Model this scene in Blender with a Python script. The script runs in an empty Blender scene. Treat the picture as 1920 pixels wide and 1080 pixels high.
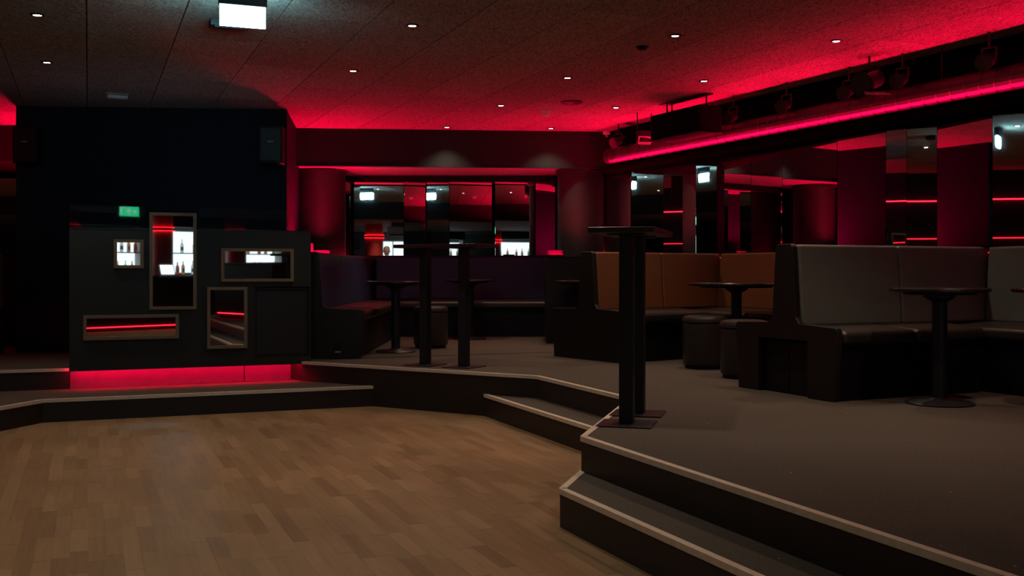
import bpy, math, random
from mathutils import Vector
random.seed(7)
scene = bpy.context.scene
C = scene.collection
F = 2000.0            # focal length in pixels of the 1920 px wide frame
HOR = 508.0           # image row of the horizon
CZ = 1.2              # camera height above the dance floor
PZ = 0.355            # platform height
SZ = 0.178            # single step height
CEIL = 2.9
SOF = 2.48            # underside of the back beam
LOWC = 2.47           # low ceiling over the bar side of the room

# ------------------------------------------------------------------ camera, world, exposure
cam = bpy.data.cameras.new('camera'); cam.sensor_width = 36; cam.lens = F / 1920 * 36
cam.shift_y = -(540 - HOR) / 1920; cam.clip_start = 0.05; cam.clip_end = 100
camo = bpy.data.objects.new('camera', cam); C.objects.link(camo)
camo.location = (0, 0, CZ); camo.rotation_euler = (math.pi / 2, 0, 0)
scene.camera = camo
world = bpy.data.worlds.new('world'); scene.world = world; world.use_nodes = True
world.node_tree.nodes['Background'].inputs[0].default_value = (0.5, 0.55, 0.6, 1)
world.node_tree.nodes['Background'].inputs[1].default_value = 0.002
vs = scene.view_settings
vs.view_transform = 'Standard'; vs.look = 'None'; vs.exposure = 0.0; vs.gamma = 1.0; vs.use_curve_mapping = False
DOWN_W = 52.0         # downlight power
RED = (1.0, 0.001, 0.050)
RED_SOFT = (1.0, 0.012, 0.03)
LED_WALL, LED_BOOTH, LED_BACK, LED_LEDGE, LED_BAR, LED_LEFT = 210.0, 115.0, 42.0, 5.0, 7.0, 9.0
UP_LEFT, UP_RIGHT = 820.0, 470.0

# ------------------------------------------------------------------ helpers
def V2(x, y): return Vector((x, y))
def gp(u, v, z):      # point of the horizontal plane z seen at image point (u, v)
    Y = F * (CZ - z) / (v - HOR); return Vector(((u - 960) / F * Y, Y))
def online(u, p, d):  # point of the plan line p + t d in image column u
    k = (u - 960) / F
    t = (k * p.y - p.x) / (d.x - k * d.y); return p + d * t
def zat(v, Y): return CZ - (v - HOR) / F * Y

def setp(o, label=None, cat=None, group=None, kind=None):
    if label: o['label'] = label
    if cat: o['category'] = cat
    if group: o['group'] = group
    if kind: o['kind'] = kind
    return o
def thing(name, loc, label, cat, group=None, rz=0):
    o = bpy.data.objects.new(name, None); C.objects.link(o); o.empty_display_size = 0.1
    o.location = loc if len(loc) == 3 else (loc[0], loc[1], 0)
    o.rotation_euler = (0, 0, rz)
    return setp(o, label, cat, group)
def dup(root, loc, rz=0, label=None, group=None):
    r = root.copy(); C.objects.link(r); r.location = loc; r.rotation_euler = (0, 0, rz)
    if label: r['label'] = label
    if group: r['group'] = group
    for ch in list(root.children):
        c = ch.copy(); C.objects.link(c); c.parent = r
        for g in ch.children:
            d = g.copy(); C.objects.link(d); d.parent = c
    return r

class MB:
    def __init__(s): s.v = []; s.f = []
    def add(s, vs_, fs):
        n = len(s.v); s.v += [tuple(p) for p in vs_]; s.f += [tuple(i + n for i in f) for f in fs]; return s
    def hexa(s, b, t):   # bottom ring of 4, top ring of 4
        return s.add(list(b) + list(t), [(3, 2, 1, 0), (4, 5, 6, 7), (0, 1, 5, 4), (1, 2, 6, 5), (2, 3, 7, 6), (3, 0, 4, 7)])
    def box(s, x0, x1, y0, y1, z0, z1):
        return s.hexa([(x0, y0, z0), (x1, y0, z0), (x1, y1, z0), (x0, y1, z0)], [(x0, y0, z1), (x1, y0, z1), (x1, y1, z1), (x0, y1, z1)])
    def obox(s, o, ex, ey, x0, x1, y0, y1, z0, z1):   # plan-oriented box: o + ex*x + ey*y
        P = lambda x, y, z: (o[0] + ex[0] * x + ey[0] * y, o[1] + ex[1] * x + ey[1] * y, z)
        r = [(x0, y0), (x1, y0), (x1, y1), (x0, y1)]
        return s.hexa([P(x, y, z0) for x, y in r], [P(x, y, z1) for x, y in r])
    def prism(s, poly, z0, z1):
        n = len(poly)
        return s.add([(p[0], p[1], z0) for p in poly] + [(p[0], p[1], z1) for p in poly],
                     [tuple(range(n - 1, -1, -1)), tuple(range(n, 2 * n))] + [(i, (i + 1) % n, n + (i + 1) % n, n + i) for i in range(n)])
    def profile(s, o, ex, ey, prof, x0, x1):          # profile (y, z) swept along ex
        P = lambda x, y, z: (o[0] + ex[0] * x + ey[0] * y, o[1] + ex[1] * x + ey[1] * y, z)
        n = len(prof)
        return s.add([P(x0, y, z) for y, z in prof] + [P(x1, y, z) for y, z in prof],
                     [tuple(range(n)), tuple(range(2 * n - 1, n - 1, -1))] + [(i, n + i, n + (i + 1) % n, (i + 1) % n) for i in range(n)])
    def lathe(s, prof, seg=24, c=(0, 0, 0), ring=False):
        prof = prof + [prof[0]] if ring else prof
        n = len(prof); vs_ = []; fs = []
        for r, z in prof:
            for k in range(seg):
                a = 2 * math.pi * k / seg; vs_.append((c[0] + r * math.cos(a), c[1] + r * math.sin(a), c[2] + z))
        for i in range(n - 1):
            for k in range(seg):
                k2 = (k + 1) % seg; fs.append((i * seg + k, i * seg + k2, (i + 1) * seg + k2, (i + 1) * seg + k))
        if not ring and prof[0][0] > 1e-6: fs.append(tuple(range(seg - 1, -1, -1)))
        if not ring and prof[-1][0] > 1e-6: fs.append(tuple((n - 1) * seg + k for k in range(seg)))
        return s.add(vs_, fs)
    def tube(s, p0, p1, r0, r1=None, seg=16, cap=True):
        r1 = r0 if r1 is None else r1
        p0 = Vector(p0); p1 = Vector(p1); d = (p1 - p0).normalized()
        a = d.cross(Vector((0, 0, 1)) if abs(d.z) < 0.95 else Vector((1, 0, 0))).normalized(); b = d.cross(a)
        vs_ = []
        for p, r in ((p0, r0), (p1, r1)):
            for k in range(seg):
                t = 2 * math.pi * k / seg; vs_.append(p + (a * math.cos(t) + b * math.sin(t)) * r)
        fs = [(k, (k + 1) % seg, seg + (k + 1) % seg, seg + k) for k in range(seg)]
        if cap: fs += [tuple(range(seg - 1, -1, -1)), tuple(range(seg, 2 * seg))]
        return s.add(vs_, fs)
    def build(s, name, mat, parent=None, bevel=0, seg=2, smooth=False, kind=None, local=True):
        off = parent.matrix_basis.translation if (parent is not None and local) else Vector((0, 0, 0))
        if parent is not None and local and parent.parent is not None: off = parent.parent.matrix_basis.translation
        me = bpy.data.meshes.new(name)
        me.from_pydata([(p[0] - off.x, p[1] - off.y, p[2] - off.z) for p in s.v], [], s.f)
        me.materials.append(mat)
        import bmesh
        bm = bmesh.new(); bm.from_mesh(me); bmesh.ops.recalc_face_normals(bm, faces=bm.faces); bm.to_mesh(me); bm.free()
        if smooth or bevel:
            for p in me.polygons: p.use_smooth = True
        o = bpy.data.objects.new(name, me); C.objects.link(o)
        if parent is not None: o.parent = parent
        if bevel:
            m = o.modifiers.new('bevel', 'BEVEL'); m.width = bevel; m.segments = seg; m.limit_method = 'ANGLE'; m.angle_limit = math.radians(35); m.harden_normals = True
        elif smooth:
            m = o.modifiers.new('edges', 'EDGE_SPLIT'); m.split_angle = math.radians(40)
        if kind: o['kind'] = kind
        return o

# ------------------------------------------------------------------ materials
def node_mat(name):
    m = bpy.data.materials.new(name); m.use_nodes = True
    return m, m.node_tree.nodes, m.node_tree.links, m.node_tree.nodes['Principled BSDF']
def mat(name, col, rough=0.6, metal=0.0, spec=0.5, vary=0.25, scale=8.0, bump=0.0, bscale=120.0, stretch=None, coat=0.0):
    m, N, L, b = node_mat(name)
    b.inputs['Roughness'].default_value = rough; b.inputs['Metallic'].default_value = metal
    b.inputs['Specular IOR Level'].default_value = spec; b.inputs['Coat Weight'].default_value = coat
    tc = N.new('ShaderNodeTexCoord'); mp = N.new('ShaderNodeMapping'); L.new(tc.outputs['Object'], mp.inputs[0])
    if stretch: mp.inputs['Scale'].default_value = stretch
    nz = N.new('ShaderNodeTexNoise'); nz.inputs['Scale'].default_value = scale; nz.inputs['Detail'].default_value = 5
    L.new(mp.outputs[0], nz.inputs['Vector'])
    mx = N.new('ShaderNodeMix'); mx.data_type = 'RGBA'
    mx.inputs['A'].default_value = (*[c * (1 - vary) for c in col], 1); mx.inputs['B'].default_value = (*[min(1, c * (1 + vary)) for c in col], 1)
    L.new(nz.outputs['Fac'], mx.inputs['Factor']); L.new(mx.outputs['Result'], b.inputs['Base Color'])
    if bump:
        n2 = N.new('ShaderNodeTexNoise'); n2.inputs['Scale'].default_value = bscale; n2.inputs['Detail'].default_value = 3
        L.new(mp.outputs[0], n2.inputs['Vector'])
        bp = N.new('ShaderNodeBump'); bp.inputs['Strength'].default_value = bump; bp.inputs['Distance'].default_value = 0.01
        L.new(n2.outputs['Fac'], bp.inputs['Height']); L.new(bp.outputs[0], b.inputs['Normal'])
    return m
def emit(name, col, strength):
    m, N, L, b = node_mat(name)
    b.inputs['Base Color'].default_value = (0.02, 0.02, 0.02, 1)
    b.inputs['Emission Color'].default_value = (*col, 1); b.inputs['Emission Strength'].default_value = strength
    return m
M = {}
M['black_wall'] = mat('matte_black_wall_paint', (0.009, 0.019, 0.030), 0.8, spec=0.1, bump=0.05)
M['black'] = mat('satin_black_paint', (0.005, 0.005, 0.006), 0.5, spec=0.22)
M['fascia'] = mat('dead_matte_black_fascia', (0.0025, 0.0025, 0.0025), 0.9, spec=0.05)
M['steel'] = mat('black_powder_coated_steel', (0.008, 0.009, 0.012), 0.42, spec=0.4)
M['beam'] = mat('dark_stained_beam_veneer', (0.014, 0.016, 0.016), 0.65, spec=0.15, scale=5, stretch=(0.4, 0.4, 6))
M['soffit'] = mat('pale_soffit_board', (0.38, 0.36, 0.36), 0.4)
M['column'] = mat('dark_textured_column_render', (0.015, 0.019, 0.018), 0.55, spec=0.25, bump=0.2, bscale=60)
M['riser'] = mat('black_brown_riser_board', (0.016, 0.012, 0.010), 0.5, spec=0.35, scale=4, stretch=(1, 1, 8))
M['booth'] = mat('dark_green_grey_booth_laminate', (0.014, 0.015, 0.014), 0.5, spec=0.3, scale=3)
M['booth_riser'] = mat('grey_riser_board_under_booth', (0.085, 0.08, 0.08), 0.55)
M['panel_end'] = mat('black_brown_end_panel_veneer', (0.011, 0.0085, 0.007), 0.42, spec=0.3, scale=5, stretch=(1, 1, 9))
M['leather_black'] = mat('black_brown_leather', (0.026, 0.021, 0.017), 0.36, spec=0.5, bump=0.12, bscale=180)
M['leather_orange'] = mat('cognac_orange_leather', (0.135, 0.048, 0.017), 0.45, spec=0.4, bump=0.12, bscale=180, vary=0.12)
M['leather_grey'] = mat('grey_green_leather', (0.105, 0.122, 0.108), 0.45, spec=0.4, bump=0.12, bscale=180, vary=0.12)
M['leather_blue'] = mat('slate_blue_leather', (0.024, 0.045, 0.105), 0.5, spec=0.35, bump=0.12, bscale=180, vary=0.12)
M['alu'] = mat('worn_aluminium_nosing', (0.56, 0.47, 0.37), 0.5, metal=0.1, scale=30, bump=0.1, bscale=80)
M['oak'] = mat('oak_frame', (0.155, 0.105, 0.06), 0.5, scale=6, stretch=(3, 3, 12))
M['duct'] = mat('black_lacquered_spiral_duct', (0.022, 0.019, 0.019), 0.43, metal=0.0, spec=0.8)
M['white_plastic'] = mat('white_plastic', (0.6, 0.6, 0.6), 0.45)
M['grey_plastic'] = mat('grey_plastic', (0.25, 0.25, 0.25), 0.5)
M['tabletop'] = mat('black_laminate_tabletop', (0.014, 0.012, 0.011), 0.25, spec=0.5)
M['dark_steel'] = mat('dark_steel_pipe', (0.02, 0.02, 0.022), 0.35, metal=0.4)
M['low_ceiling'] = mat('grey_low_ceiling', (0.16, 0.15, 0.145), 0.8)
M['skin'] = mat('skin', (0.45, 0.26, 0.18), 0.5)
M['hair'] = mat('dark_hair', (0.02, 0.014, 0.01), 0.6)
M['shirt'] = mat('black_shirt_cloth', (0.02, 0.02, 0.022), 0.8)
M['red_paint'] = mat('red_painted_column', (0.45, 0.03, 0.03), 0.5)
M['grey_wall'] = mat('dark_grey_wall_paint', (0.05, 0.05, 0.052), 0.7)
for k, s in (('up_left', UP_LEFT), ('up_right', UP_RIGHT), ('led_wall', LED_WALL), ('led_booth', LED_BOOTH), ('led_back', LED_BACK), ('led_ledge', LED_LEDGE), ('led_bar', LED_BAR), ('led_left', LED_LEFT)):
    M[k] = emit('red_' + k, RED_SOFT if k in ('led_bar', 'led_left', 'led_ledge') else RED, s)
M['lens'] = emit('warm_downlight_lens', (1.0, 0.86, 0.70), 25)
M['sign_white'] = emit('white_lit_sign_face', (0.36, 0.88, 1.0), 75.0)
M['sign_green'] = emit('green_lit_sign_face', (0.02, 0.9, 0.35), 8.0)
M['sign_mark'] = emit('white_sign_pictogram', (0.9, 1.0, 0.95), 5.0)
M['backlight'] = emit('white_backlit_bar_panel', (0.78, 0.95, 1.0), 1.5)
M['mixer_light'] = emit('blue_white_mixer_panel', (0.55, 0.72, 1.0), 2.6)
M['screen'] = emit('laptop_screen_light', (0.8, 0.9, 1.0), 2.0)
M['neon'] = emit('orange_pink_neon', (1.0, 0.25, 0.2), 6.0)
for nm, col in (('amber', (0.5, 0.2, 0.03)), ('clear', (0.7, 0.75, 0.75)), ('green', (0.08, 0.3, 0.1)), ('red', (0.5, 0.03, 0.03))):
    m_ = mat(nm + '_bottle_glass', col, 0.08, spec=0.6); M['bottle_' + nm] = m_
    m_.node_tree.nodes['Principled BSDF'].inputs['Transmission Weight'].default_value = 0.7

def mirror_material():
    m, N, L, b = node_mat('mirror_silver')
    b.inputs['Metallic'].default_value = 1; b.inputs['Roughness'].default_value = 0.015
    nz = N.new('ShaderNodeTexNoise'); nz.inputs['Scale'].default_value = 1.2
    tc = N.new('ShaderNodeTexCoord'); L.new(tc.outputs['Object'], nz.inputs['Vector'])
    mx = N.new('ShaderNodeMix'); mx.data_type = 'RGBA'
    mx.inputs['A'].default_value = (0.80, 0.80, 0.80, 1); mx.inputs['B'].default_value = (0.86, 0.86, 0.86, 1)
    L.new(nz.outputs['Fac'], mx.inputs['Factor']); L.new(mx.outputs['Result'], b.inputs['Base Color'])
    return m
M['mirror'] = mirror_material()
def glass_material():
    m = bpy.data.materials.new('clear_acrylic_sheet'); m.use_nodes = True
    N, L = m.node_tree.nodes, m.node_tree.links
    N.remove(N['Principled BSDF']); out = N['Material Output']
    t = N.new('ShaderNodeBsdfTransparent'); t.inputs[0].default_value = (0.9, 0.92, 0.92, 1)
    g = N.new('ShaderNodeBsdfGlossy'); g.inputs['Roughness'].default_value = 0.02
    f = N.new('ShaderNodeFresnel'); f.inputs[0].default_value = 1.5
    x = N.new('ShaderNodeMixShader'); L.new(f.outputs[0], x.inputs[0]); L.new(t.outputs[0], x.inputs[1]); L.new(g.outputs[0], x.inputs[2]); L.new(x.outputs[0], out.inputs[0])
    return m
M['glass'] = glass_material()
def carpet_material():
    m, N, L, b = node_mat('dark_brown_grey_carpet')
    b.inputs['Roughness'].default_value = 0.95; b.inputs['Specular IOR Level'].default_value = 0.1
    tc = N.new('ShaderNodeTexCoord')
    n1 = N.new('ShaderNodeTexNoise'); n1.inputs['Scale'].default_value = 1.3; n1.inputs['Detail'].default_value = 4
    n2 = N.new('ShaderNodeTexNoise'); n2.inputs['Scale'].default_value = 90; n2.inputs['Detail'].default_value = 4
    L.new(tc.outputs['Object'], n1.inputs['Vector']); L.new(tc.outputs['Object'], n2.inputs['Vector'])
    a = N.new('ShaderNodeMix'); a.data_type = 'RGBA'; a.inputs['A'].default_value = (0.105, 0.083, 0.066, 1); a.inputs['B'].default_value = (0.145, 0.116, 0.094, 1)
    L.new(n1.outputs['Fac'], a.inputs['Factor'])
    c = N.new('ShaderNodeMix'); c.data_type = 'RGBA'; c.blend_type = 'MULTIPLY'; c.inputs['Factor'].default_value = 0.75
    L.new(a.outputs['Result'], c.inputs['A']); L.new(n2.outputs['Fac'], c.inputs['B'])
    # pale crumbs and lint trodden into the pile
    vo = N.new('ShaderNodeTexVoronoi'); vo.inputs['Scale'].default_value = 7; L.new(tc.outputs['Object'], vo.inputs['Vector'])
    lt = N.new('ShaderNodeMath'); lt.operation = 'LESS_THAN'; lt.inputs[1].default_value = 0.028; L.new(vo.outputs['Distance'], lt.inputs[0])
    s = N.new('ShaderNodeMix'); s.data_type = 'RGBA'; s.inputs['B'].default_value = (0.5, 0.45, 0.4, 1)
    L.new(lt.outputs[0], s.inputs['Factor']); L.new(c.outputs['Result'], s.inputs['A']); L.new(s.outputs['Result'], b.inputs['Base Color'])
    bp = N.new('ShaderNodeBump'); bp.inputs['Strength'].default_value = 0.35; bp.inputs['Distance'].default_value = 0.006
    L.new(n2.outputs['Fac'], bp.inputs['Height']); L.new(bp.outputs[0], b.inputs['Normal'])
    return m
M['carpet'] = carpet_material()
def wood_material(name, source):
    m, N, L, b = node_mat(name)
    b.inputs['Roughness'].default_value = 0.52; b.inputs['Specular IOR Level'].default_value = 0.3
    if source == 'object': r = N.new('ShaderNodeObjectInfo'); rnd = r.outputs['Random']
    else: r = N.new('ShaderNodeNewGeometry'); rnd = r.outputs['Random Per Island']
    ge = N.new('ShaderNodeNewGeometry')
    mp = N.new('ShaderNodeMapping'); mp.vector_type = 'TEXTURE'; mp.inputs['Rotation'].default_value = (0, 0, AANG); mp.inputs['Scale'].default_value = (0.02, 0.35, 1)
    L.new(ge.outputs['Position'], mp.inputs[0])
    nz = N.new('ShaderNodeTexNoise'); nz.inputs['Scale'].default_value = 1.0; nz.inputs['Detail'].default_value = 5; L.new(mp.outputs[0], nz.inputs['Vector'])
    big = N.new('ShaderNodeTexNoise'); big.inputs['Scale'].default_value = 0.9; L.new(ge.outputs['Position'], big.inputs['Vector'])
    ramp = N.new('ShaderNodeValToRGB'); e = ramp.color_ramp.elements
    e[0].position = 0.0; e[0].color = (0.172, 0.098, 0.047, 1); e[1].position = 1.0; e[1].color = (0.268, 0.162, 0.084, 1)
    k = ramp.color_ramp.elements.new(0.25); k.color = (0.210, 0.126, 0.060, 1)
    k = ramp.color_ramp.elements.new(0.75); k.color = (0.232, 0.141, 0.069, 1)
    L.new(rnd, ramp.inputs[0])
    g = N.new('ShaderNodeMix'); g.data_type = 'RGBA'; g.blend_type = 'MULTIPLY'; g.inputs['Factor'].default_value = 0.5
    L.new(ramp.outputs[0], g.inputs['A']); 
    rr = N.new('ShaderNodeMapRange'); rr.inputs['From Min'].default_value = 0.25; rr.inputs['From Max'].default_value = 0.75; rr.inputs['To Min'].default_value = 0.65; rr.inputs['To Max'].default_value = 1.2
    L.new(nz.outputs['Fac'], rr.inputs[0]); L.new(rr.outputs[0], g.inputs['B'])
    w = N.new('ShaderNodeMix'); w.data_type = 'RGBA'; w.blend_type = 'MULTIPLY'; w.inputs['Factor'].default_value = 0.5
    r2 = N.new('ShaderNodeMapRange'); r2.inputs['From Min'].default_value = 0.3; r2.inputs['From Max'].default_value = 0.7; r2.inputs['To Min'].default_value = 0.7; r2.inputs['To Max'].default_value = 1.2
    L.new(big.outputs['Fac'], r2.inputs[0]); L.new(g.outputs['Result'], w.inputs['A']); L.new(r2.outputs[0], w.inputs['B'])
    L.new(w.outputs['Result'], b.inputs['Base Color'])
    return m
def ceiling_material():
    m, N, L, b = node_mat('wood_wool_ceiling_panel')
    b.inputs['Roughness'].default_value = 0.9; b.inputs['Specular IOR Level'].default_value = 0.15
    ge = N.new('ShaderNodeNewGeometry'); oi = N.new('ShaderNodeObjectInfo')
    mp = N.new('ShaderNodeMapping'); mp.inputs['Rotation'].default_value = (0, 0, -AANG); mp.inputs['Scale'].default_value = (34, 11, 20)
    L.new(ge.outputs['Position'], mp.inputs[0])
    nz = N.new('ShaderNodeTexNoise'); nz.inputs['Scale'].default_value = 2.2; nz.inputs['Detail'].default_value = 6; nz.inputs['Distortion'].default_value = 1.6
    L.new(mp.outputs[0], nz.inputs['Vector'])
    cr = N.new('ShaderNodeValToRGB'); e = cr.color_ramp.elements
    e[0].position = 0.33; e[0].color = (0.10, 0.085, 0.075, 1); e[1].position = 0.66; e[1].color = (0.40, 0.36, 0.32, 1)
    L.new(nz.outputs['Fac'], cr.inputs[0])
    mr = N.new('ShaderNodeMapRange'); mr.inputs['To Min'].default_value = 0.86; mr.inputs['To Max'].default_value = 1.08; L.new(oi.outputs['Random'], mr.inputs[0])
    mu = N.new('ShaderNodeMix'); mu.data_type = 'RGBA'; mu.blend_type = 'MULTIPLY'; mu.inputs['Factor'].default_value = 1
    L.new(cr.outputs[0], mu.inputs['A']); L.new(mr.outputs[0], mu.inputs['B']); L.new(mu.outputs['Result'], b.inputs['Base Color'])
    bp = N.new('ShaderNodeBump'); bp.inputs['Strength'].default_value = 0.55; bp.inputs['Distance'].default_value = 0.006
    L.new(nz.outputs['Fac'], bp.inputs['Height']); L.new(bp.outputs[0], b.inputs['Normal'])
    return m

# main plan axes: A runs with the floor boards and ceiling panels, B across them
AX = Vector((-0.3695, 0.9292)); BX = Vector((0.9292, 0.3695)); AANG = math.atan2(AX.y, AX.x) - math.pi / 2
M['ceiling'] = ceiling_material()
M['plank'] = wood_material('brown_parquet_strip', 'object'); M['planks'] = wood_material('brown_parquet_strips', 'island')
# right wall: W0 + w*s along the wall towards the camera, m points into the room
W0 = V2(1.228, 12.93); Wd = V2(0.414, -0.910).normalized(); Wm = V2(-Wd.y * -1, -Wd.x)
Wm = V2(-0.910, -0.414).normalized()
def wp(s, d): return W0 + Wd * s + Wm * d
def wall_s(u, d):
    p = online(u, W0 + Wm * d, Wd); return (p - W0 - Wm * d).dot(Wd)

# ------------------------------------------------------------------ platform, steps, floors
P0 = gp(566, 678.5, PZ); P1 = gp(1007, 705.5, PZ); P2 = gp(1181, 747, PZ); P3 = gp(1090, 819, PZ); P4 = gp(1882.6, 1080, PZ)
P5 = P3 + (P4 - P3).normalized() * 6.2
A0 = gp(0, 764, SZ); A1 = gp(80.6, 750, SZ); A2 = gp(712, 723.5, SZ)
A9 = A0 + (A0 - A1).normalized() * 9.5
R0 = V2(-3.857, 9.26); R1 = V2(-2.09, 10.07)           # recessed riser under the booth
L0 = gp(0, 695, PZ); L1 = gp(129.4, 691.2, PZ); L9 = L1 + (L0 - L1).normalized() * 3.8
XL = -7.2
plat = [(XL, L9.y), L9, L1, R0, R1, P0, P1, P2, P3, P5, (9.6, P5.y), (9.6, 14.9), (XL, 14.9)]
flo = MB().prism([(XL, -6.2), (9.6, -6.2), (9.6, 14.9), (XL, 14.9)], -0.12, -0.014).build('floor', M['planks'])
setp(flo, 'brown parquet strip dance floor', None, None, 'structure')
pf = MB().prism([Vector(p) for p in plat], -0.01, PZ).build('floor_platform', M['carpet'])
pf.data.materials.append(M['riser'])
for p in pf.data.polygons:
    if abs(p.normal.z) < 0.5: p.material_index = 1
setp(pf, 'raised platform covered with dark brown grey carpet', None, None, 'structure')
# stage step
cut = P0 + (P1 - P0) * 0.36
A2i = online(712, P0, (P1 - P0).normalized())
st = MB().prism([A9, A0, A1, A2, P0 + V2(0.02, 0.02), R1 + V2(0, 0.02), R0 + V2(0, 0.02), L1 + V2(0, .02), L9 + V2(0, .02), (XL, L9.y), (XL, A9.y)], -0.01, SZ).build('floor_stage_step', M['carpet'])
st.data.materials.append(M['riser'])
for p in st.data.polygons:
    if abs(p.normal.z) < 0.5: p.material_index = 1
setp(st, 'carpeted low step in front of the booth', None, None, 'structure')
T0 = gp(908, 739.5, SZ); T1 = gp(1109, 802, SZ)
s2 = MB().prism([T0, T1 + (T1 - T0).normalized() * 0.12, P2 + V2(0.1, 0), P1 + V2(0, 0.06)], -0.01, SZ).build('floor_inner_step', M['carpet'])
s2.data.materials.append(M['riser'])
for p in s2.data.polygons:
    if abs(p.normal.z) < 0.5: p.material_index = 1
setp(s2, 'carpeted step notched into the platform edge', None, None, 'structure')
S0 = gp(1092, 881, SZ); S1 = gp(1050, 917, SZ); S2 = gp(1414, 1080, SZ); S9 = S1 + (S2 - S1).normalized() * 5.6
s3 = MB().prism([S0, S1, S9, S9 + V2(0.6, 0.2), P3 + V2(0.1, 0)], -0.01, SZ).build('floor_front_step', M['carpet'])
s3.data.materials.append(M['riser'])
for p in s3.data.polygons:
    if abs(p.normal.z) < 0.5: p.material_index = 1
setp(s3, 'carpeted step nearest the camera', None, None, 'structure')
# thin riser board lit by the strip under the booth
rd = (R1 - R0).normalized(); rn = V2(rd.y, -rd.x)
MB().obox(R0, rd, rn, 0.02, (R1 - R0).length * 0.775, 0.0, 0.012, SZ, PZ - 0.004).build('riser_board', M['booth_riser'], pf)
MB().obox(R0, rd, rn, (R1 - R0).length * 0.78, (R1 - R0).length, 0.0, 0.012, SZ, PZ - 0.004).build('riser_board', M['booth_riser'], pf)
# aluminium nosings, one profile per straight edge
def nosing(parent, a, b, z, out, name='edge_trim'):
    a = Vector(a); b = Vector(b); d = (b - a).normalized(); n = V2(d.y, -d.x)
    if n.dot(out) < 0: n = -n
    L_ = (b - a).length
    pr = [(-0.028, z), (-0.028, z + 0.004), (0.006, z + 0.004), (0.006, z - 0.022), (0.0005, z - 0.022), (0.0005, z)]
    MB().profile(a, d, n, pr, 0, L_).build(name, M['alu'], parent)
out = V2(0.0, -1.0)
nosing(pf, L9, L1, PZ, out); nosing(pf, P0, P1, PZ, out); nosing(pf, P1, P2, PZ, V2(-1, -0.3)); nosing(pf, P2, P3, PZ, V2(-1, 0.5)); nosing(pf, P3, P5, PZ, V2(-1, -0.3))
nosing(st, A9, A1, SZ, V2(1, 0)); nosing(st, A1, A2, SZ, out)
nosing(s2, T0, T1, SZ, V2(-1, -0.3)); nosing(s3, S0, S1, SZ, V2(-1, 0.5)); nosing(s3, S1, S9, SZ, V2(-1, -0.3))

# parquet strips
dance = [A9, A0, A1, A2, cut, T0, T1, P3, S1, S9, V2(2.4, -2.2), V2(-6.2, -2.2)]
def inside(p, poly):
    c = False; n = len(poly)
    for i in range(n):
        a, b = Vector(poly[i]), Vector(poly[(i + 1) % n])
        if (a.y > p.y) != (b.y > p.y) and p.x < (b.x - a.x) * (p.y - a.y) / (b.y - a.y) + a.x: c = not c
    return c
rp = random.Random(3); lens = [0.36, 0.42, 0.48, 0.56]; strips = []
for i in range(-150, 150):
    t = -14 + rp.random() * 0.5
    while t < 14:
        k = rp.randrange(4); l = lens[k]; c = AX * (t + l / 2) + BX * ((i + 0.5) * 0.0705); t += l
        if c.y < -2.2 or c.y > 10.3 or abs(c.x) > 7: continue
        if not any(inside(c + AX * q * l + BX * r, dance) for q in (-0.5, 0, 0.5) for r in (-.035, .035)): continue
        strips.append((c, k))
def shown(c):
    if c.y < 3.9: return 0
    u = 960 + F * c.x / c.y; v = HOR + F * CZ / c.y
    return 1 / c.y ** 3 if (-10 < u < 1420 and v < 1090) else 0
strips.sort(key=lambda s: -shown(s[0]))
pm = []
for l in lens:
    b = MB().box(-0.03512, 0.03512, -l / 2 + 0.0006, l / 2 - 0.0006, -0.014, 0.0); me = bpy.data.meshes.new('plank')
    me.from_pydata(b.v, [], b.f); me.materials.append(M['plank']); pm.append(me)
for c, k in strips[:300]:
    o = bpy.data.objects.new('plank', pm[k]); C.objects.link(o); o.parent = flo
    o.location = (c.x, c.y, rp.uniform(-0.0006, 0)); o.rotation_euler = (0, 0, AANG)
rest = MB()
for c, k in strips[300:]:
    l = lens[k]; rest.obox(c, BX, AX, -0.03512, 0.03512, -l / 2 + 0.0006, l / 2 - 0.0006, -0.014, rp.uniform(-0.0006, 0))
rest.build('parquet_strips', M['planks'], flo, kind='stuff')

# ------------------------------------------------------------------ ceiling
ce = MB().prism([(XL, 2.0), (9.6, 2.0), (9.6, 14.9), (XL, 14.9)], CEIL + 0.03, CEIL + 0.12).build('ceiling', M['black'])
setp(ce, 'wood wool panel ceiling washed with red light', None, None, 'structure')
col0 = V2(-3.32, 8.33).dot(BX); PL = 1.8
pme = bpy.data.meshes.new('ceiling_panel'); b = MB().box(-0.2965, 0.2965, -PL / 2 + 0.0025, PL / 2 - 0.0025, 0, 0.028)
pme.from_pydata(b.v, [], b.f); pme.materials.append(M['ceiling'])
for i in range(-16, 24):
    for j in range(-6, 14):
        off = 8.09 if i % 2 else 8.974
        c = AX * (off + (j - 3) * PL + PL / 2) + BX * (col0 + (i + 0.5) * 0.6)
        if c.y < 1.4 or c.y > 14.2 or c.x < XL - 0.3 or (c - W0).dot(Wm) < -0.7: continue
        o = bpy.data.objects.new('ceiling_panel', pme); C.objects.link(o); o.parent = ce
        o.location = (c.x, c.y, CEIL); o.rotation_euler = (0, 0, AANG)
lc = MB().prism([(XL, -6.2), (9.6, -6.2), (9.6, 1.9), (XL, 1.9)], LOWC, LOWC + 0.08).build('ceiling_low', M['low_ceiling']); setp(lc, 'lower grey ceiling over the bar side', None, None, 'structure')
bh = MB().prism([(XL, 1.9), (9.6, 1.9), (9.6, 2.1), (XL, 2.1)], LOWC, CEIL + 0.1).build('trim_1', M['beam']); setp(bh, 'dark bulkhead between the two ceiling heights', None, None, 'structure')

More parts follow.
